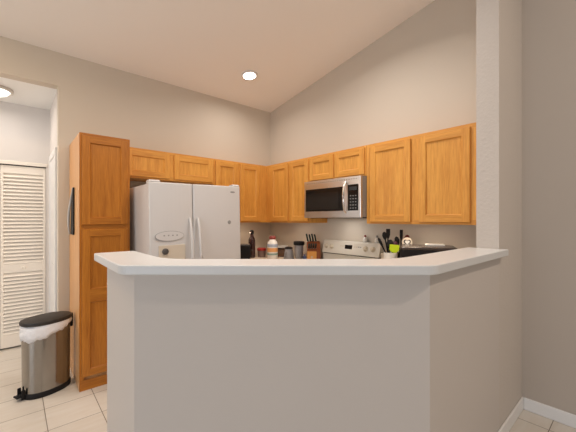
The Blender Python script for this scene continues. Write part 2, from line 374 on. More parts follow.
# run on the back wall
def back_cab(name, label, x0, x1, z0, doors, front=-0.305, **k):
    return cabinet(name, label, (x0, front), 0, x1 - x0, -front - 0.002, z0, UT, [(a - x0, b - x0, c, d) for a, b, c, d in doors], stiles=[(a - x0, b - x0) for a, b in k.pop('st', ())], **k)
G1 = None
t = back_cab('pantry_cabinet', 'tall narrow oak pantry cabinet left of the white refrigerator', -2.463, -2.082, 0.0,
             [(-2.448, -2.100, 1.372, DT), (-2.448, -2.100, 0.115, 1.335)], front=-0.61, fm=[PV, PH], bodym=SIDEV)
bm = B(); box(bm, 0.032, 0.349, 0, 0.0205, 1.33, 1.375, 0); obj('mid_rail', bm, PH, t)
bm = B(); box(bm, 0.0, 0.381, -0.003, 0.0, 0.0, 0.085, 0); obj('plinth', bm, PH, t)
back_cab('wall_cabinet', 'low wide oak cabinet hanging above the white refrigerator', -2.080, -1.087, 1.832,
         [(-2.045, -1.612, 1.847, DT), (-1.565, -1.107, 1.847, DT)], st=[(-1.63, -1.55)])
t = back_cab('wall_cabinet', 'oak wall cabinet right of the refrigerator, reaching into the corner', -1.085, -0.306, UB,
         [(-1.068, -0.765, DB, DT), (-0.727, -0.426, DB, DT)], st=[(-0.78, -0.71)])
bm = B(); box(bm, 0.661, 0.778, -0.0015, 0.0, UB, UT); obj('corner_filler', bm, OV, t)
# run on the right (range) wall: local x runs toward the camera (-y)
def right_cab(name, label, ya, yb, z0, doors, st=(), **k):
    return cabinet(name, label, (-0.305, ya), -PI / 2, ya - yb, 0.303, z0, UT, [(ya - a, ya - b, c, d) for a, b, c, d in doors], stiles=[(ya - a, ya - b) for a, b in st], **k)
right_cab('wall_cabinet', 'oak wall cabinet with two narrow doors between corner and microwave', -0.0, -1.126, UB,
          [(-0.415, -0.757, DB, DT), (-0.793, -1.113, DB, DT)], st=[(-0.30, -0.43), (-0.745, -0.805)])
right_cab('wall_cabinet', 'short oak wall cabinet with two small doors above the microwave', -1.128, -1.896, 1.838,
          [(-1.140, -1.492, 1.854, DT), (-1.508, -1.880, 1.854, DT)], st=[(-1.47, -1.53)])
right_cab('wall_cabinet', 'oak wall cabinet with two wide doors right of the microwave', -1.898, -2.925, UB,
          [(-1.943, -2.348, DB, DT - 0.005), (-2.422, -2.813, DB, DT - 0.005)], st=[(-2.33, -2.44), (-2.80, -2.90)])

# base units and kitchen worktop
CT = 0.914
def base_unit(label, loc, rz, w, d, doors):
    return cabinet('base_cabinet', label, loc, rz, w, d, 0.0, CT - 0.04, doors)
base_unit('oak base cabinet in the corner under the tan worktop', (-1.13, -0.60), 0, 1.128, 0.598, [(0.03, 0.46, 0.12, 0.84)])
base_unit('oak base cabinet left of the white range', (-0.60, -0.603), -PI / 2, 0.515, 0.598, [(0.05, 0.46, 0.12, 0.84)])
base_unit('oak base cabinet right of the white range', (-0.60, -1.905), -PI / 2, 0.42, 0.598, [(0.03, 0.39, 0.12, 0.84)])
base_unit('oak base cabinet behind the bar wall', (-0.003, -2.33), PI, 1.40, 0.598, [(0.63, 0.98, 0.12, 0.84), (1.0, 1.37, 0.12, 0.84)])
bm = B(); prism(bm, [(-1.14, -0.002), (-0.002, -0.002), (-0.002, -1.122), (-0.63, -1.122), (-0.63, -0.63), (-1.14, -0.63)], CT - 0.039, CT)
tag(obj('worktop', bm, M_COUNTER, bevel=0.004), 'tan laminate kitchen worktop in the corner left of the range', 'worktop')
bm = B(); prism(bm, [(-0.002, -1.902), (-0.002, -2.928), (-1.44, -2.928), (-1.44, -2.30), (-0.63, -2.30), (-0.63, -1.902)], CT - 0.039, CT)
tag(obj('worktop', bm, M_COUNTER, bevel=0.004), 'tan laminate kitchen worktop right of the range, behind the bar', 'worktop')

# ------------------------------------------------------------------ bar top
def rounded(pts, rad, n=6):
    out = []; N = len(pts)
    for i, p in enumerate(pts):
        r = rad[i]
        if not r: out.append(p); continue
        p = Vector(p); a = (Vector(pts[i-1]) - p); b = (Vector(pts[(i+1) % N]) - p)
        an = a.normalized(); bn = b.normalized(); half = an.angle(bn) / 2
        d = r; p0 = p + an * d; p1 = p + bn * d
        for k in range(n + 1):
            s = k / n; out.append(tuple((1-s)**2 * p0 + 2*s*(1-s) * p + s*s * p1))
    return out
BZ0, BZ1 = 1.189, 1.229
pts = [(-2.535, -1.640), (-2.545, -2.250), (-1.578, -3.108), (-0.535, -3.108), (-0.535, -3.062), (JX - 0.002, -3.062), (JX - 0.002, -2.880), (-1.505, -2.880), (-2.325, -2.160), (-2.325, -1.640)]
bm = B(); prism(bm, rounded(pts, [0.02, 0.04, 0.04, 0.012, 0, 0, 0, 0.12, 0.12, 0.03]), BZ0, BZ1)
tag(obj('bar_top', bm, M_BAR, bevel=0.005, seg=3), 'white raised bar top capping the angled half wall', 'bar top')

# ------------------------------------------------------------------ refrigerator
FW, FH, FD = 0.866, 1.712, 0.98
t = thing('refrigerator', 'white side by side refrigerator with ice dispenser left of the corner', 'refrigerator', (-2.018, -1.02, 0.012), 0)
t.rotation_euler = (0, math.radians(-1.0), 0)
bm = B(); box(bm, 0.004, FW - 0.004, 0.075, FD - 0.03, 0.03, FH - 0.012); obj('case', bm, M_APPL, t, bevel=0.008)
bm = B(); box(bm, 0.02, FW - 0.02, 0.05, 0.07, 0.02, 0.11); obj('toe_grille', bm, M_GREY, t)
for x in (0.05, FW - 0.05):
    for y in (0.12, FD - 0.1):
        bm = B(); lathe(bm, [(0.02, 0.0), (0.02, 0.032)], 14, c=(x, y, 0)); obj('foot', bm, M_GREY, t)
split = 0.374
def fdoor(x0, x1):
    bm = B(); n = 10; pts = []
    for i in range(n + 1):
        s = i / n; pts.append((x0 + (x1 - x0) * s, -0.0 - 0.012 * (1 - (2*s - 1)**2)))
    pts += [(x1, 0.068), (x0, 0.068)]
    prism(bm, pts, 0.12, FH)
    return obj('door', bm, M_APPL, t, bevel=0.010, seg=3)
dl = fdoor(0.0, split - 0.003); dr = fdoor(split + 0.003, FW)
# dispenser on the freezer door
bm = B(); n = 28
outer_e = [(0.160 + 0.122 * math.cos(2*PI*i/n), 1.262 + 0.043 * math.sin(2*PI*i/n)) for i in range(n)]
extr(bm, outer_e, 1, -0.0165, -0.008); obj('control_panel', bm, M_GREY, dl)
bm = B(); extr(bm, [(0.160 + 0.119 * math.cos(2*PI*i/n), 1.262 + 0.040 * math.sin(2*PI*i/n)) for i in range(n)], 1, -0.0180, -0.0160); obj('panel_face', bm, M_APPL, dl)
for i in range(4):
    bm = B(); x = 0.105 + i * 0.036; box(bm, x, x + 0.012, -0.0195, -0.0178, 1.262, 1.272); obj('button', bm, M_GREY, dl)
bm = B(); box(bm, 0.065, 0.292, -0.0145, -0.008, 0.84, 1.185); obj('dispenser_recess', bm, M_APPL2, dl, bevel=0.006)
bm = B(); lathe(bm, [(0.026, 0.0), (0.026, 0.010), (0.014, 0.016)], 20, c=(0.118, -0.014, 1.135), R=Matrix.Rotation(PI / 2, 3, 'X')); obj('water_spout', bm, mat('dark_grey_plastic', (0.09, 0.08, 0.075), 0.5, bump=(120, 0.02, 0.001)), dl)
for par, hx in ((dl, split - 0.035), (dr, split + 0.040)):
    bm = B(); pts = []
    for k in range(15):
        s = k / 14; z = 0.62 + 0.79 * s
        pts.append((hx, -0.012 - 0.050 * math.sin(PI * min(1, max(0, s))) ** 0.6, z))
    tube(bm, pts, [0.011 + 0.004 * math.sin(PI * k / 14) for k in range(15)], 12); obj('handle', bm, M_APPL, par, smooth=True)
for par, hx, hw in ((dl, 0.008, 0.085), (dr, FW - 0.075, 0.068)):
    bm = B(); extr(bm, [(0.0, FH), (0.0, FH + 0.010), (0.02, FH + 0.020), (0.08, FH + 0.018), (0.11, FH)], 0, hx, hx + hw); obj('hinge_cover', bm, M_APPL, par, bevel=0.004)
# badge and round medallion on the right door
bm = B(); extr(bm, [(0.775 + 0.028 * math.cos(2*PI*i/20), 1.655 + 0.008 * math.sin(2*PI*i/20)) for i in range(20)], 1, -0.0085, -0.004); obj('badge', bm, M_GREY, dr, label='small grey oval badge')
bm = B(); lathe(bm, [(0.018, 0.0), (0.018, 0.004), (0.013, 0.006)], 20, c=(0.735, -0.008, 1.365), R=Matrix.Rotation(PI / 2, 3, 'X')); obj('medallion', bm, M_GREY, dr, label='small round grey medallion')

# ------------------------------------------------------------------ range (local x along -y world, front toward -x world)
RY0, RY1 = -1.126, -1.900
t = thing('range', 'white electric range with tilted control backguard under the microwave', 'range', (-0.66, RY0 - 0.003, 0), -PI / 2)
rw = RY0 - RY1 - 0.006
bm = B(); box(bm, 0, rw, 0.03, 0.655, 0.0, 0.905); obj('body', bm, M_BISQ, t, bevel=0.004)
bm = B(); box(bm, -0.0, rw, 0.0, 0.57, 0.906, 0.918); obj('cooktop', bm, M_BISQ, t, bevel=0.004)
for x, y, r in ((0.2, 0.16, 0.1), (0.57, 0.16, 0.08), (0.2, 0.42, 0.08), (0.57, 0.42, 0.1)):
    bm = B()
    for k in range(4): ring(bm, r * (0.25 + 0.2 * k), r * (0.37 + 0.2 * k), 0.919, 0.929, 28, c=(x, y, 0))
    obj('burner', bm, M_BLACK, t)
bm = B(); box(bm, 0.03, rw - 0.03, 0.0, 0.03, 0.20, 0.82); d = obj('oven_door', bm, M_BISQ, t, bevel=0.006)
bm = B(); tube(bm, [(0.08, 0.0, 0.76), (0.08, -0.04, 0.77), (rw - 0.08, -0.04, 0.77), (rw - 0.08, 0.0, 0.76)], 0.011); obj('handle', bm, M_BISQ, d)
# backguard: riser, dark slot, tilted panel
bm = B(); extr(bm, [(0.575, 0.919), (0.575, 1.018), (0.655, 1.018), (0.655, 0.919)], 0, 0.0, rw); obj('riser', bm, M_BISQ, t, bevel=0.003)
bm = B(); box(bm, 0.004, rw - 0.004, 0.578, 0.65, 1.018, 1.027); obj('vent_slot', bm, M_DARKGAP, t)
bm = B(); extr(bm, [(0.560, 1.027), (0.562, 1.040), (0.596, 1.165), (0.606, 1.172), (0.655, 1.172), (0.655, 1.027)], 0, -0.002, rw + 0.002); bg = obj('backguard', bm, M_BISQ, t, bevel=0.004)
slope = math.atan2(0.034, 0.125)
def on_guard(x, z, dep):          # matrix whose local +z points out of the tilted panel
    y = 0.562 + (z - 1.040) * 0.034 / 0.125
    return Matrix.Translation((x, y, z)) @ Matrix.Rotation(-(slope), 4, 'X') @ Matrix.Rotation(PI / 2, 4, 'X')
def guard_part(name, f, x, z, m, lab=None):
    bm = B(); f(bm); bmesh.ops.transform(bm, matrix=on_guard(x, z, 0), verts=bm.verts); return obj(name, bm, m, bg, label=lab)
M_KNOB = mat('cream_knob', (0.62, 0.54, 0.42), 0.4, bump=(120, 0.02, 0.001))
for x in (0.055, 0.135, 0.60, 0.69):
    k = guard_part('knob', lambda bm: lathe(bm, [(0.030, 0.0), (0.029, 0.006), (0.022, 0.010), (0.020, 0.024), (0.016, 0.027)], 24), x, 1.105, M_KNOB)
guard_part('display', lambda bm: box(bm, -0.048, 0.048, -0.022, 0.022, 0.0, 0.003), 0.375, 1.110, M_GLASSBLK)
for x in (0.27, 0.295, 0.46, 0.485, 0.51, 0.535):
    guard_part('button', lambda bm: box(bm, -0.008, 0.008, -0.005, 0.005, 0.0, 0.003), x, 1.115, M_GREY if x > 0.5 else M_KNOB)

# ------------------------------------------------------------------ microwave
my0, my1 = -1.131, -1.897; mw = my0 - my1; mz0, mz1 = 1.432, 1.834; md = 0.40
t = thing('microwave', 'stainless over the range microwave with black glass door and curved handle', 'microwave', (-0.40, my0, 0), -PI / 2)
bm = B(); box(bm, 0.002, mw - 0.002, 0.03, md - 0.002, mz0 + 0.006, mz1); obj('case', bm, M_GREY, t, bevel=0.003)
bm = B(); box(bm, 0, mw, 0.0, 0.03, mz0, mz1); fr = obj('front_frame', bm, M_STEEL, t, bevel=0.005)
dz0, dz1 = mz0 + 0.070, mz1 - 0.090
bm = B(); box(bm, 0.028, 0.555, -0.004, 0.0, dz0, dz1); w_ = obj('door_glass', bm, M_GLASSBLK, t, bevel=0.003)
bm = B(); box(bm, 0.045, 0.50, -0.0055, -0.004, dz0 + 0.02, dz1 - 0.045); obj('door_window', bm, mat('smoked_window', (0.012, 0.011, 0.010), 0.15, var=(400, (0.018, 0.016, 0.015))), w_)
bm = B(); box(bm, 0.615, 0.738, -0.004, 0.0, dz0, dz1 + 0.012); cp = obj('control_panel', bm, M_GLASSBLK, t, bevel=0.003)
bm = B(); box(bm, 0.635, 0.722, -0.0055, -0.004, dz1 - 0.045, dz1 - 0.010); obj('display', bm, mat('dim_display', (0.03, 0.035, 0.04), 0.3, var=(80, (0.02, 0.02, 0.025))), cp)
for r in range(5):
    for c_ in range(3):
        bm = B(); x = 0.640 + c_ * 0.030; z = dz0 + 0.020 + r * 0.030; box(bm, x + 0.003, x + 0.017, -0.0052, -0.004, z, z + 0.008); obj('key', bm, M_GREY, cp)
bm = B(); pts = []
for k in range(17):
    s = k / 16; pts.append((0.592, -0.006 - 0.042 * math.sin(PI * s) ** 0.55, mz0 + 0.045 + s * (0.315)))
tube(bm, pts, 0.012, 12, flat=0.7); obj('handle', bm, M_CHROME, t, smooth=True)
bm = B(); box(bm, 0.05, mw - 0.05, 0.05, 0.3, mz0 - 0.004, mz0 + 0.006); obj('vent_grille', bm, M_BLACK, t)
l = bpy.data.lights.new('backsplash_fill_light', 'AREA'); l.size = 0.12; l.energy = 0.8; l.color = CAN  # added fill below the microwave, brightens the backsplash
o = bpy.data.objects.new('backsplash_fill_light', l); C.objects.link(o); o.parent = t; o.location = (mw / 2, 0.18, mz0 - 0.012)
bm = B()
for k in range(24): box(bm, 0.04 + k * 0.029, 0.058 + k * 0.029, -0.001, 0.0, mz1 - 0.028, mz1 - 0.022)
obj('vent_slots', bm, M_GREY, t)

# ------------------------------------------------------------------ step bin
t = thing('step_bin', 'oval stainless pedal bin with black lid and white liner beside the pantry', 'trash can', (-2.660, -0.375, 0), math.radians(21))
a_, b_ = 0.167, 0.126
def sup(r, n=64, e=2.25): 
    out = []
    for i in range(n):
        th = 2 * PI * i / n; c, s = math.cos(th), math.sin(th)
        out.append((r * a_ * math.copysign(abs(c) ** (2/e), c), r * b_ * math.copysign(abs(s) ** (2/e), s), th))
    return out
def oval(bm, prof, cap0=True, cap1=True, n=64):
    rings = [[bm.verts.new((x, y, z)) for x, y, _ in sup(r, n)] for r, z in prof]
    for A, Bq in zip(rings, rings[1:]):
        for i in range(n): bm.faces.new((A[i], A[(i+1) % n], Bq[(i+1) % n], Bq[i]))
    if cap0: bm.faces.new(rings[0][::-1])
    if cap1: bm.faces.new(rings[-1])
bm = B(); oval(bm, [(0.99, 0.0), (1.01, 0.006), (1.01, 0.036), (0.97, 0.044)]); obj('base', bm, M_BLACK, t, smooth=True)
bm = B(); oval(bm, [(0.97, 0.042), (1.0, 0.56)]); obj('body', bm, M_CANSTEEL, t, smooth=True)
bm = B(); n = 96; A = []; Bq = []; Cq = []
def hang(th):   # liner hangs low on the camera-left end and front, short at the right
    c = math.cos(th - math.radians(205)); return 0.020 + 0.105 * max(0, 0.5 + 0.5 * c) ** 1.3 + 0.006 * math.sin(9 * th) + 0.004 * math.sin(23 * th)
rows = [[], [], [], []]
for i, (x, y, th) in enumerate(sup(1.0, n)):
    h = hang(th); w = 0.018 + 0.010 * math.sin(13 * th + 1) + 0.006 * math.sin(29 * th)
    for k, (s, f) in enumerate(((0.0, 1.012), (0.3, 1.03 + w * 0.6), (0.7, 1.035 + w), (1.0, 1.02 + w * 0.9))):
        rows[k].append(bm.verts.new((x * f, y * f, 0.577 - s * h)))
for P, Q in zip(rows, rows[1:]):
    for i in range(n): bm.faces.new((P[i], P[(i+1) % n], Q[(i+1) % n], Q[i]))
o = obj('liner_bag', bm, M_BAG, t, smooth=True); s = o.modifiers.new('s', 'SOLIDIFY'); s.thickness = 0.002
bm = B(); oval(bm, [(1.03, 0.572), (1.07, 0.577), (1.08, 0.592), (1.05, 0.602), (0.8, 0.611), (0.4, 0.615)]); obj('lid', bm, M_LIDBLK, t, smooth=True)
bm = B(); box(bm, a_ * 0.98, a_ * 1.10, -0.045, 0.045, 0.48, 0.598); obj('hinge', bm, M_BLACK, t, bevel=0.008)
bm = B(); box(bm, -a_ - 0.050, -a_ - 0.0, -0.030, 0.030, 0.026, 0.040); box(bm, -a_ - 0.022, -a_ + 0.004, -0.038, -0.026, 0.006, 0.085); box(bm, -a_ - 0.022, -a_ + 0.004, 0.026, 0.038, 0.006, 0.085)
obj('pedal', bm, M_BLACK, t, bevel=0.006)

# ------------------------------------------------------------------ hanging holder on the pantry side
t = thing('dustpan', 'narrow black dustpan with pale curved edge hanging on the pantry side', 'dustpan', (-2.4635, -0.345, 1.28))
bm = B(); extr(bm, [(0.0, 0.0), (0.0, 0.42), (0.035, 0.42), (0.10, 0.30), (0.15, 0.16), (0.175, 0.0)], 0, -0.012, -0.001); obj('pan', bm, M_BLACK, t, bevel=0.003)
bm = B(); pts = [(-0.010, 0.035, 0.42), (-0.016, 0.075, 0.34), (-0.024, 0.112, 0.25), (-0.028, 0.140, 0.17), (-0.026, 0.160, 0.08), (-0.018, 0.175, 0.0)]
tube(bm, pts, [0.005, 0.008, 0.010, 0.011, 0.009, 0.006], 10); obj('lip', bm, mat('pale_grey_plastic', (0.6, 0.57, 0.54), 0.35, bump=(90, 0.02, 0.001)), t, smooth=True, label='pale curved lip')

# ------------------------------------------------------------------ small things on the worktops
def simple(name, bm, m, label, cat, loc, rz=0, group=None, **k):
    o = obj(name, bm, m, **k); o.location = loc; o.rotation_euler = (0, 0, rz); return tag(o, label, cat, group)
M_RED = mat('red_plastic', (0.42, 0.035, 0.03), 0.4, bump=(90, 0.03, 0.001))
M_REDBRN = mat('red_brown_cap', (0.28, 0.055, 0.045), 0.4, bump=(90, 0.03, 0.001))
M_BLUE = mat('pale_blue_label', (0.34, 0.42, 0.55), 0.45, var=(60, (0.45, 0.50, 0.60)))
M_ORANGE = mat('orange_label', (0.80, 0.42, 0.16), 0.45, var=(60, (0.70, 0.32, 0.12)))
M_GREEN = mat('dusty_green_label', (0.22, 0.34, 0.30), 0.45, var=(60, (0.30, 0.40, 0.36)))
M_WHITE = mat('white_plastic', (0.78, 0.76, 0.72), 0.4, bump=(90, 0.02, 0.001))
M_SMOKE = mat('smoky_plastic', (0.22, 0.21, 0.22), 0.22, var=(30, (0.32, 0.31, 0.31)))
M_BOTTLE = mat('dark_bottle_glass', (0.03, 0.008, 0.010), 0.15, coat=0.4, var=(20, (0.04, 0.012, 0.012)))
M_NAVY = mat('navy_plastic', (0.03, 0.04, 0.10), 0.4, bump=(90, 0.02, 0.001))
M_TEAL = mat('dark_teal_handle', (0.016, 0.035, 0.034), 0.4, bump=(90, 0.02, 0.001))
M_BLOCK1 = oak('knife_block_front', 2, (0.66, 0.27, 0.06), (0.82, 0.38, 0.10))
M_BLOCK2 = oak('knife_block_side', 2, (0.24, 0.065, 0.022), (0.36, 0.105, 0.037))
M_LIME = mat('lime_silicone', (0.55, 0.72, 0.02), 0.4, bump=(60, 0.03, 0.001))
M_PLUM = mat('plum_nylon', (0.10, 0.02, 0.06), 0.4, bump=(60, 0.03, 0.001))
M_MAROON = mat('maroon_nylon', (0.12, 0.015, 0.015), 0.4, bump=(60, 0.03, 0.001))
M_PALEWOOD = oak('pale_wood', 2, (0.60, 0.40, 0.26), (0.72, 0.52, 0.36))
M_BREAD = mat('brown_crust', (0.17, 0.085, 0.04), 0.6, var=(25, (0.09, 0.045, 0.025)), bump=(40, 0.3, 0.005))
M_PAPER = mat('white_paper', (0.85, 0.84, 0.80), 0.7, bump=(60, 0.03, 0.001))

# toaster beside the refrigerator
t = thing('toaster', 'black two slot toaster beside the white refrigerator', 'toaster', (-0.725, -0.30, CT), math.radians(-38))
bm = B(); box(bm, -0.14, 0.14, -0.085, 0.085, 0.012, 0.185); obj('shell', bm, M_BLACK, t, bevel=0.018, seg=4)
bm = B(); box(bm, -0.125, 0.125, -0.07, 0.07, 0.185, 0.189); obj('top_plate', bm, mat('grey_top_plate', (0.16, 0.13, 0.11), 0.35, var=(30, (0.2, 0.16, 0.14))), t, bevel=0.001)
for y in (-0.03, 0.03):
    bm = B(); box(bm, -0.10, 0.10, y - 0.012, y + 0.012, 0.189, 0.1905); obj('slot', bm, M_DARKGAP, t)
bm = B(); box(bm, 0.14, 0.158, -0.02, 0.02, 0.10, 0.115); obj('lever', bm, M_BLACK, t, bevel=0.003)
bm = B(); box(bm, -0.12, 0.12, -0.07, 0.07, 0.0, 0.013); obj('base', bm, M_GREY, t)
# dark bottle with silver neck
t = thing('bottle', 'dark glass bottle with silver spout beside the black toaster, nearer the corner', 'bottle', (-0.515, -0.265, CT))
bm = B(); lathe(bm, [(0.040, 0.0), (0.044, 0.006), (0.044, 0.225), (0.038, 0.255), (0.022, 0.280), (0.020, 0.31)], 28); obj('glass_body', bm, M_BOTTLE, t, smooth=True)
bm = B(); lathe(bm, [(0.020, 0.31), (0.027, 0.318), (0.027, 0.345), (0.016, 0.362)], 24); cap = obj('cap', bm, M_BLACK, t, smooth=True)
bm = B(); tube(bm, [(0, 0, 0.325), (-0.03, -0.02, 0.335), (-0.062, -0.04, 0.318)], [0.010, 0.010, 0.007], 10); obj('spout', bm, M_CHROME, cap, smooth=True)
# red lidded tub
t = thing('food_tub', 'dark low food tub with red lid left of the banded jar', 'tub', (-0.375, -0.290, CT))
bm = B(); lathe(bm, [(0.050, 0.0), (0.056, 0.085)], 28); obj('tub', bm, mat('murky_tub', (0.18, 0.11, 0.09), 0.4, var=(40, (0.26, 0.18, 0.15))), t, smooth=True)
bm = B(); lathe(bm, [(0.059, 0.085), (0.062, 0.090), (0.062, 0.114), (0.054, 0.120)], 28); obj('lid', bm, M_RED, t, smooth=True)
# banded jar
t = thing('jar', 'tall jar with blue and orange label bands and red cap', 'jar', (-0.348, -0.490, CT))
bm = B(); lathe(bm, [(0.064, 0.0), (0.068, 0.006), (0.068, 0.185), (0.060, 0.212), (0.038, 0.236), (0.036, 0.246)], 32); g = obj('jar_body', bm, M_WHITE, t, smooth=True)
for z0, z1, m, nm in ((0.045, 0.068, M_GREEN, 'green band'), (0.085, 0.135, M_ORANGE, 'orange band'), (0.148, 0.190, M_BLUE, 'pale blue band')):
    bm = B(); ring(bm, 0.0675, 0.0692, z0, min(z1, 0.184), 32); obj('label_band', bm, m, t, smooth=True, label=nm)
bm = B(); lathe(bm, [(0.040, 0.246), (0.043, 0.254), (0.043, 0.276), (0.034, 0.288)], 28); obj('cap', bm, M_REDBRN, t, smooth=True)
# brown loaf with white tray on top
bm = B(); extr(bm, [(-0.055, 0.0), (0.055, 0.0), (0.060, 0.05), (0.045, 0.105), (0.0, 0.122), (-0.045, 0.105), (-0.060, 0.05)], 0, -0.065, 0.065)
simple('bread_loaf', bm, M_BREAD, 'brown loaf under a white tray against the kitchen corner', 'bread', (-0.140, -0.415, CT), math.radians(-45), bevel=0.012, seg=3)
t = thing('tray', 'flat white tray lying on the brown loaf in the corner', 'tray', (-0.140, -0.415, CT + 0.1225), math.radians(-45))
bm = B(); box(bm, -0.085, 0.085, -0.07, 0.07, 0.0, 0.006); obj('tray_base', bm, M_WHITE, t)
bm = B(); box(bm, -0.09, 0.09, -0.075, -0.069, 0.0, 0.022); box(bm, -0.09, 0.09, 0.069, 0.075, 0.0, 0.022); box(bm, -0.09, -0.084, -0.069, 0.069, 0.0, 0.022); box(bm, 0.084, 0.09, -0.069, 0.069, 0.0, 0.022); obj('tray_rim', bm, M_WHITE, t)
# smoky tumblers
t = thing('tumbler', 'low smoky grey tumbler with dark lid, left of the taller cup', 'cup', (-0.252, -0.700, CT))
bm = B(); lathe(bm, [(0.064, 0.0), (0.066, 0.006), (0.056, 0.085), (0.046, 0.130)], 28); obj('cup', bm, M_SMOKE, t, smooth=True)
bm = B(); lathe(bm, [(0.049, 0.130), (0.050, 0.136), (0.048, 0.148), (0.032, 0.155)], 28); obj('lid', bm, M_BLACK, t, smooth=True)
bm = B(); tube(bm, [(-0.052, -0.02, 0.02), (-0.085, -0.03, 0.04), (-0.078, -0.03, 0.085), (-0.046, -0.02, 0.10)], 0.007, 8); obj('handle', bm, M_SMOKE, t, smooth=True)
t = thing('blender_cup', 'tall smoky blender cup with broad black lid beside the knife block', 'cup', (-0.215, -0.850, CT))
bm = B(); lathe(bm, [(0.036, 0.0), (0.042, 0.006), (0.053, 0.120), (0.056, 0.185)], 28); obj('cup', bm, M_SMOKE, t, smooth=True)
bm = B(); lathe(bm, [(0.064, 0.185), (0.068, 0.190), (0.068, 0.226), (0.060, 0.232)], 28); obj('lid', bm, M_BLACK, t, smooth=True)
bm = B(); lathe(bm, [(0.020, 0.0), (0.022, 0.004), (0.022, 0.060), (0.014, 0.072), (0.012, 0.09)], 20)
simple('small_bottle', bm, M_NAVY, 'small navy bottle between blender cup and knife block', 'bottle', (-0.2855, -1.018, CT), smooth=True)
# knife block: its slanted front towards the camera
KR = math.radians(-41.3)
t = thing('knife_block', 'wooden knife block with orange front and dark side left of the range', 'knife block', (-0.172, -1.022, CT), KR)
bm = B(); box(bm, -0.056, 0.056, -0.060, -0.045, 0.0, 0.122); obj('front_panel', bm, M_BLOCK1, t, bevel=0.003, label='pale orange front panel')
bm = B(); extr(bm, [(-0.045, 0.0), (0.105, 0.0), (0.105, 0.235), (0.060, 0.235), (-0.045, 0.110)], 0, -0.052, 0.105); obj('block', bm, M_BLOCK2, t, bevel=0.003)
bm = B(); lathe(bm, [(0.014, 0), (0.014, 0.003)], 18, c=(0.0, -0.060, 0.055), R=Matrix.Rotation(PI / 2, 3, 'X')); obj('emblem', bm, M_PALEWOOD, t)
def knife(x, y, z, L, label, tilt=34):
    k = thing('kitchen_knife', label, 'knife', (0, 0, 0), 0, 'knives in the wooden block')
    R = Matrix.Rotation(KR, 4, 'Z'); k.location = Vector((-0.172, -1.022, CT)) + R @ Vector((x, y, z)); k.rotation_euler = (math.radians(tilt), math.radians(-14 if tilt < 40 else 0), KR)
    bm = B(); box(bm, -0.010, 0.010, -0.013, 0.013, 0.012, L); obj('handle', bm, M_TEAL, k, bevel=0.005)
    bm = B(); box(bm, -0.010, 0.010, -0.013, 0.013, 0.0, 0.012); obj('bolster', bm, M_CHROME, k, bevel=0.002)
    bm = B(); lathe(bm, [(0.004, 0.0), (0.004, 0.021)], 10, c=(-0.0105, 0, L * 0.55), R=Matrix.Rotation(PI / 2, 3, 'Y')); obj('rivet', bm, M_CHROME, k)
    return k
spots = [(-0.038, 0.052, 0.120, 'leftmost black handled knife in the upper row of the block'), (-0.006, 0.055, 0.105, 'second black handled knife in the upper row of the block'),
         (0.026, 0.052, 0.118, 'third black handled knife in the upper row of the block'), (0.058, 0.055, 0.105, 'rightmost black handled knife in the upper row of the block')]
for x, y, L, lab in spots: knife(x, y, 0.110 + (y + 0.045) * 1.19 + 0.004, L, lab)
for i, x in enumerate((-0.034, -0.007, 0.020, 0.047)):
    knife(x, -0.010, 0.110 + 0.035 * 1.19 + 0.004, 0.085, ('first', 'second', 'third', 'fourth')[i] + ' short dark steak knife from the left, lower row of the block', 50)

# salt and pepper on the backguard
for i, (y, lab, m) in enumerate(((-1.690, 'left of two small pale shakers on the range backguard', M_REDBRN), (-1.835, 'right of two small pale shakers on the range backguard', M_GREY))):
    t = thing('shaker', lab, 'shaker', (-0.032, y, 1.1722), 0, 'shakers on the range backguard')
    bm = B(); lathe(bm, [(0.018, 0.0), (0.024, 0.008), (0.025, 0.026), (0.017, 0.044), (0.010, 0.054)], 22); obj('jar', bm, M_WHITE, t, smooth=True)
    bm = B(); lathe(bm, [(0.009, 0.054), (0.012, 0.060), (0.011, 0.072), (0.006, 0.077)], 18); obj('cap', bm, m, t, smooth=True)

# cream canister between range and crock
t = thing('canister', 'small cream canister between the range and the utensil crock', 'canister', (-0.150, -2.005, CT))
bm = B(); lathe(bm, [(0.036, 0.0), (0.040, 0.005), (0.040, 0.155)], 24); obj('canister_body', bm, M_APPL2, t, smooth=True)
bm = B(); lathe(bm, [(0.042, 0.155), (0.042, 0.172), (0.012, 0.180), (0.012, 0.200)], 24); obj('lid', bm, M_APPL2, t, smooth=True)
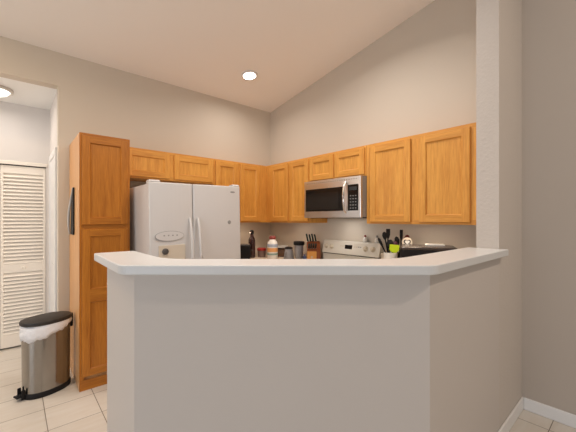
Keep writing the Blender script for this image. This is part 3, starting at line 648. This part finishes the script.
# utensil crocks
def hollow(bm, r, h, n=28, th=0.006):
    prof = [(r, 0.0), (r, h), (r - th, h), (r - th, 0.012)]
    lathe(bm, prof, n)
t = thing('utensil_crock', 'white utensil crock right of the range', 'crock', (-0.270, -2.130, CT))
bm = B(); hollow(bm, 0.060, 0.200); obj('pot', bm, M_WHITE, t, smooth=True)
t = thing('utensil_crock', 'dark utensil crock against the wall behind the heart sign', 'crock', (-0.124, -2.160, CT))
bm = B(); hollow(bm, 0.055, 0.190); obj('pot', bm, M_BLACK, t, smooth=True)
def utensil(name, label, base, tip, m, head='spoon', mh=None, hw=0.028, hl=0.08, grp='utensils in the crocks'):
    """stem from base to tip, head beyond the tip"""
    base = Vector(base); tip = Vector(tip); t = thing(name, label, 'utensil', base, 0, grp)
    d = (tip - base); L = d.length; q = d.to_track_quat('Z', 'Y')
    t.rotation_mode = 'QUATERNION'; t.rotation_quaternion = q
    # turn the flat of the head towards the dining side
    bm = B(); tube(bm, [(0, 0, 0), (0, 0, L * 0.5), (0, 0, L)], [0.006, 0.006, 0.007], 8); obj('stem', bm, m, t, smooth=True)
    bm = B()
    if head == 'spoon': lathe(bm, [(0.2 * hw, L - 0.005), (0.7 * hw, L + 0.2 * hl), (hw, L + 0.55 * hl), (0.75 * hw, L + 0.85 * hl), (0.2 * hw, L + hl)], 18, 0.35, 1.0)
    elif head == 'turner': extr(bm, [(-0.5 * hw, L), (0.5 * hw, L), (hw, L + 0.35 * hl), (hw, L + hl), (-hw, L + hl), (-hw, L + 0.35 * hl)], 0, -0.004, 0.004)
    else: lathe(bm, [(0.010, L - 0.002), (0.013, L + 0.3 * hl), (0.013, L + 0.8 * hl), (0.007, L + hl)], 12)
    obj('head', bm, mh or m, t, smooth=head != 'turner')
c1 = Vector((-0.270, -2.130, CT + 0.014)); c2 = Vector((-0.124, -2.160, CT + 0.014))
def U(c, name, label, base, tip, m, **k):
    # base and tip: (to the right, away, up) from the crock's inside bottom, as seen from the dining side
    r = Vector((0.751, -0.660, 0)); f = Vector((0.660, 0.751, 0))
    utensil(name, label, c + r * base[0] + f * base[1], c + r * tip[0] + f * tip[1] + Vector((0, 0, tip[2])), m, **k)
U(c1, 'spatula', 'lime green spatula head low in the white crock', (0.000, -0.042), (0.016, -0.044, 0.190), M_LIME, head='turner', hw=0.042, hl=0.070)
U(c1, 'ladle', 'black ladle leaning far left out of the white crock', (0.042, -0.004), (-0.078, 0.000, 0.250), M_BLACK, head='stick', hl=0.075)
U(c1, 'serving_spoon', 'tall black spoon in the white crock, left of the plum one', (0.018, 0.030), (-0.040, 0.022, 0.300), M_BLACK, head='spoon', hw=0.024, hl=0.075)
U(c1, 'turner', 'tallest black turner standing upright in the white crock', (-0.016, 0.040), (-0.010, 0.040, 0.315), M_BLACK, head='turner', hw=0.018, hl=0.085)
U(c1, 'slotted_spoon', 'short black spoon in the white crock behind the lime spatula', (-0.034, -0.012), (-0.014, -0.016, 0.225), M_BLACK, head='spoon', hw=0.032, hl=0.080)
U(c1, 'serving_spoon', 'plum coloured spoon in the white crock above the lime spatula', (-0.020, 0.012), (0.036, 0.012, 0.225), M_PLUM, head='spoon', hw=0.028, hl=0.065)
U(c2, 'turner', 'tall black turner standing upright in the dark crock', (0.000, 0.032), (0.004, 0.024, 0.300), M_BLACK, head='turner', hw=0.016, hl=0.090)
U(c2, 'serving_spoon', 'black spoon leaning left in the dark crock', (0.026, -0.014), (-0.036, -0.010, 0.250), M_BLACK, head='spoon', hw=0.024, hl=0.080)
U(c2, 'serving_spoon', 'maroon spoon leaning right in the dark crock', (-0.028, 0.004), (0.040, 0.006, 0.265), M_MAROON, head='spoon', hw=0.028, hl=0.080)

# heart sign behind the toaster oven
t = thing('heart_sign', 'small pale heart sign with dark outline behind the black toaster oven', 'ornament', (-0.245, -2.279, CT), math.radians(-52))
def heart(s, n=40):
    out = []
    for i in range(n):
        a = 2 * PI * i / n
        out.append((s * 16 * math.sin(a) ** 3 / 16, s * (13 * math.cos(a) - 5 * math.cos(2*a) - 2 * math.cos(3*a) - math.cos(4*a)) / 16 + 0.300))
    return out
bm = B(); extr(bm, [(0.042 * math.cos(2*PI*i/28), 0.300 + 0.042 * math.sin(2*PI*i/28)) for i in range(28)], 1, 0.0, 0.012); obj('board', bm, mat('pale_sign_board', (0.78, 0.68, 0.56), 0.6, bump=(40, 0.05, 0.001)), t)
bm = B(); extr(bm, heart(0.030), 1, -0.004, 0.0); obj('heart_outline', bm, M_BLACK, t)
bm = B(); extr(bm, heart(0.021), 1, -0.006, -0.0035); obj('heart', bm, M_PAPER, t)
bm = B(); box(bm, -0.008, 0.008, 0.002, 0.010, 0.0, 0.255); box(bm, -0.03, 0.03, -0.014, 0.026, 0.0, 0.010); obj('stand', bm, M_PALEWOOD, t)

# black toaster oven behind the bar
t = thing('toaster_oven', 'black toaster oven with rounded top on the worktop behind the bar', 'toaster oven', (-0.362, -2.512, CT), math.radians(-63))
hw, hd, hh = 0.200, 0.162, 0.288
def rr_poly(hx, hy, r):
    return rounded([(-hx, -hy), (hx, -hy), (hx, hy), (-hx, hy)], [r] * 4, 5)
bm = B(); prism(bm, rr_poly(hw, hd, 0.035), 0.015, hh - 0.02); obj('shell', bm, M_BLACK, t, bevel=0.008)
bm = B(); prism(bm, rr_poly(hw + 0.004, hd + 0.004, 0.04), hh - 0.022, hh); obj('lid', bm, mat('dark_glossy_top', (0.045, 0.036, 0.033), 0.22, var=(12, (0.065, 0.052, 0.048))), t, bevel=0.010, seg=3)
for x in (-0.15, 0.15):
    for y in (-0.12, 0.12):
        bm = B(); lathe(bm, [(0.014, 0.0), (0.014, 0.016)], 12, c=(x, y, 0)); obj('foot', bm, M_GREY, t)
bm = B(); box(bm, -0.15, 0.15, hd, hd + 0.006, 0.05, 0.24); d = obj('glass_door', bm, M_GLASSBLK, t)
bm = B(); tube(bm, [(-0.12, hd + 0.004, 0.235), (-0.12, hd + 0.03, 0.235), (0.12, hd + 0.03, 0.235), (0.12, hd + 0.004, 0.235)], 0.007, 8); obj('handle', bm, M_CHROME, d)
R = Matrix.Rotation(math.radians(-63), 4, 'Z')
bm = B(); box(bm, -0.070, 0.070, -0.045, 0.045, 0.0, 0.010)
pl = Vector((-0.362, -2.512, CT + hh + 0.0005)) + R @ Vector((0.06, 0.095, 0))
simple('paper_stack', bm, M_PAPER, 'small stack of white paper on the black toaster oven', 'paper', pl, math.radians(-58), bevel=0.001)
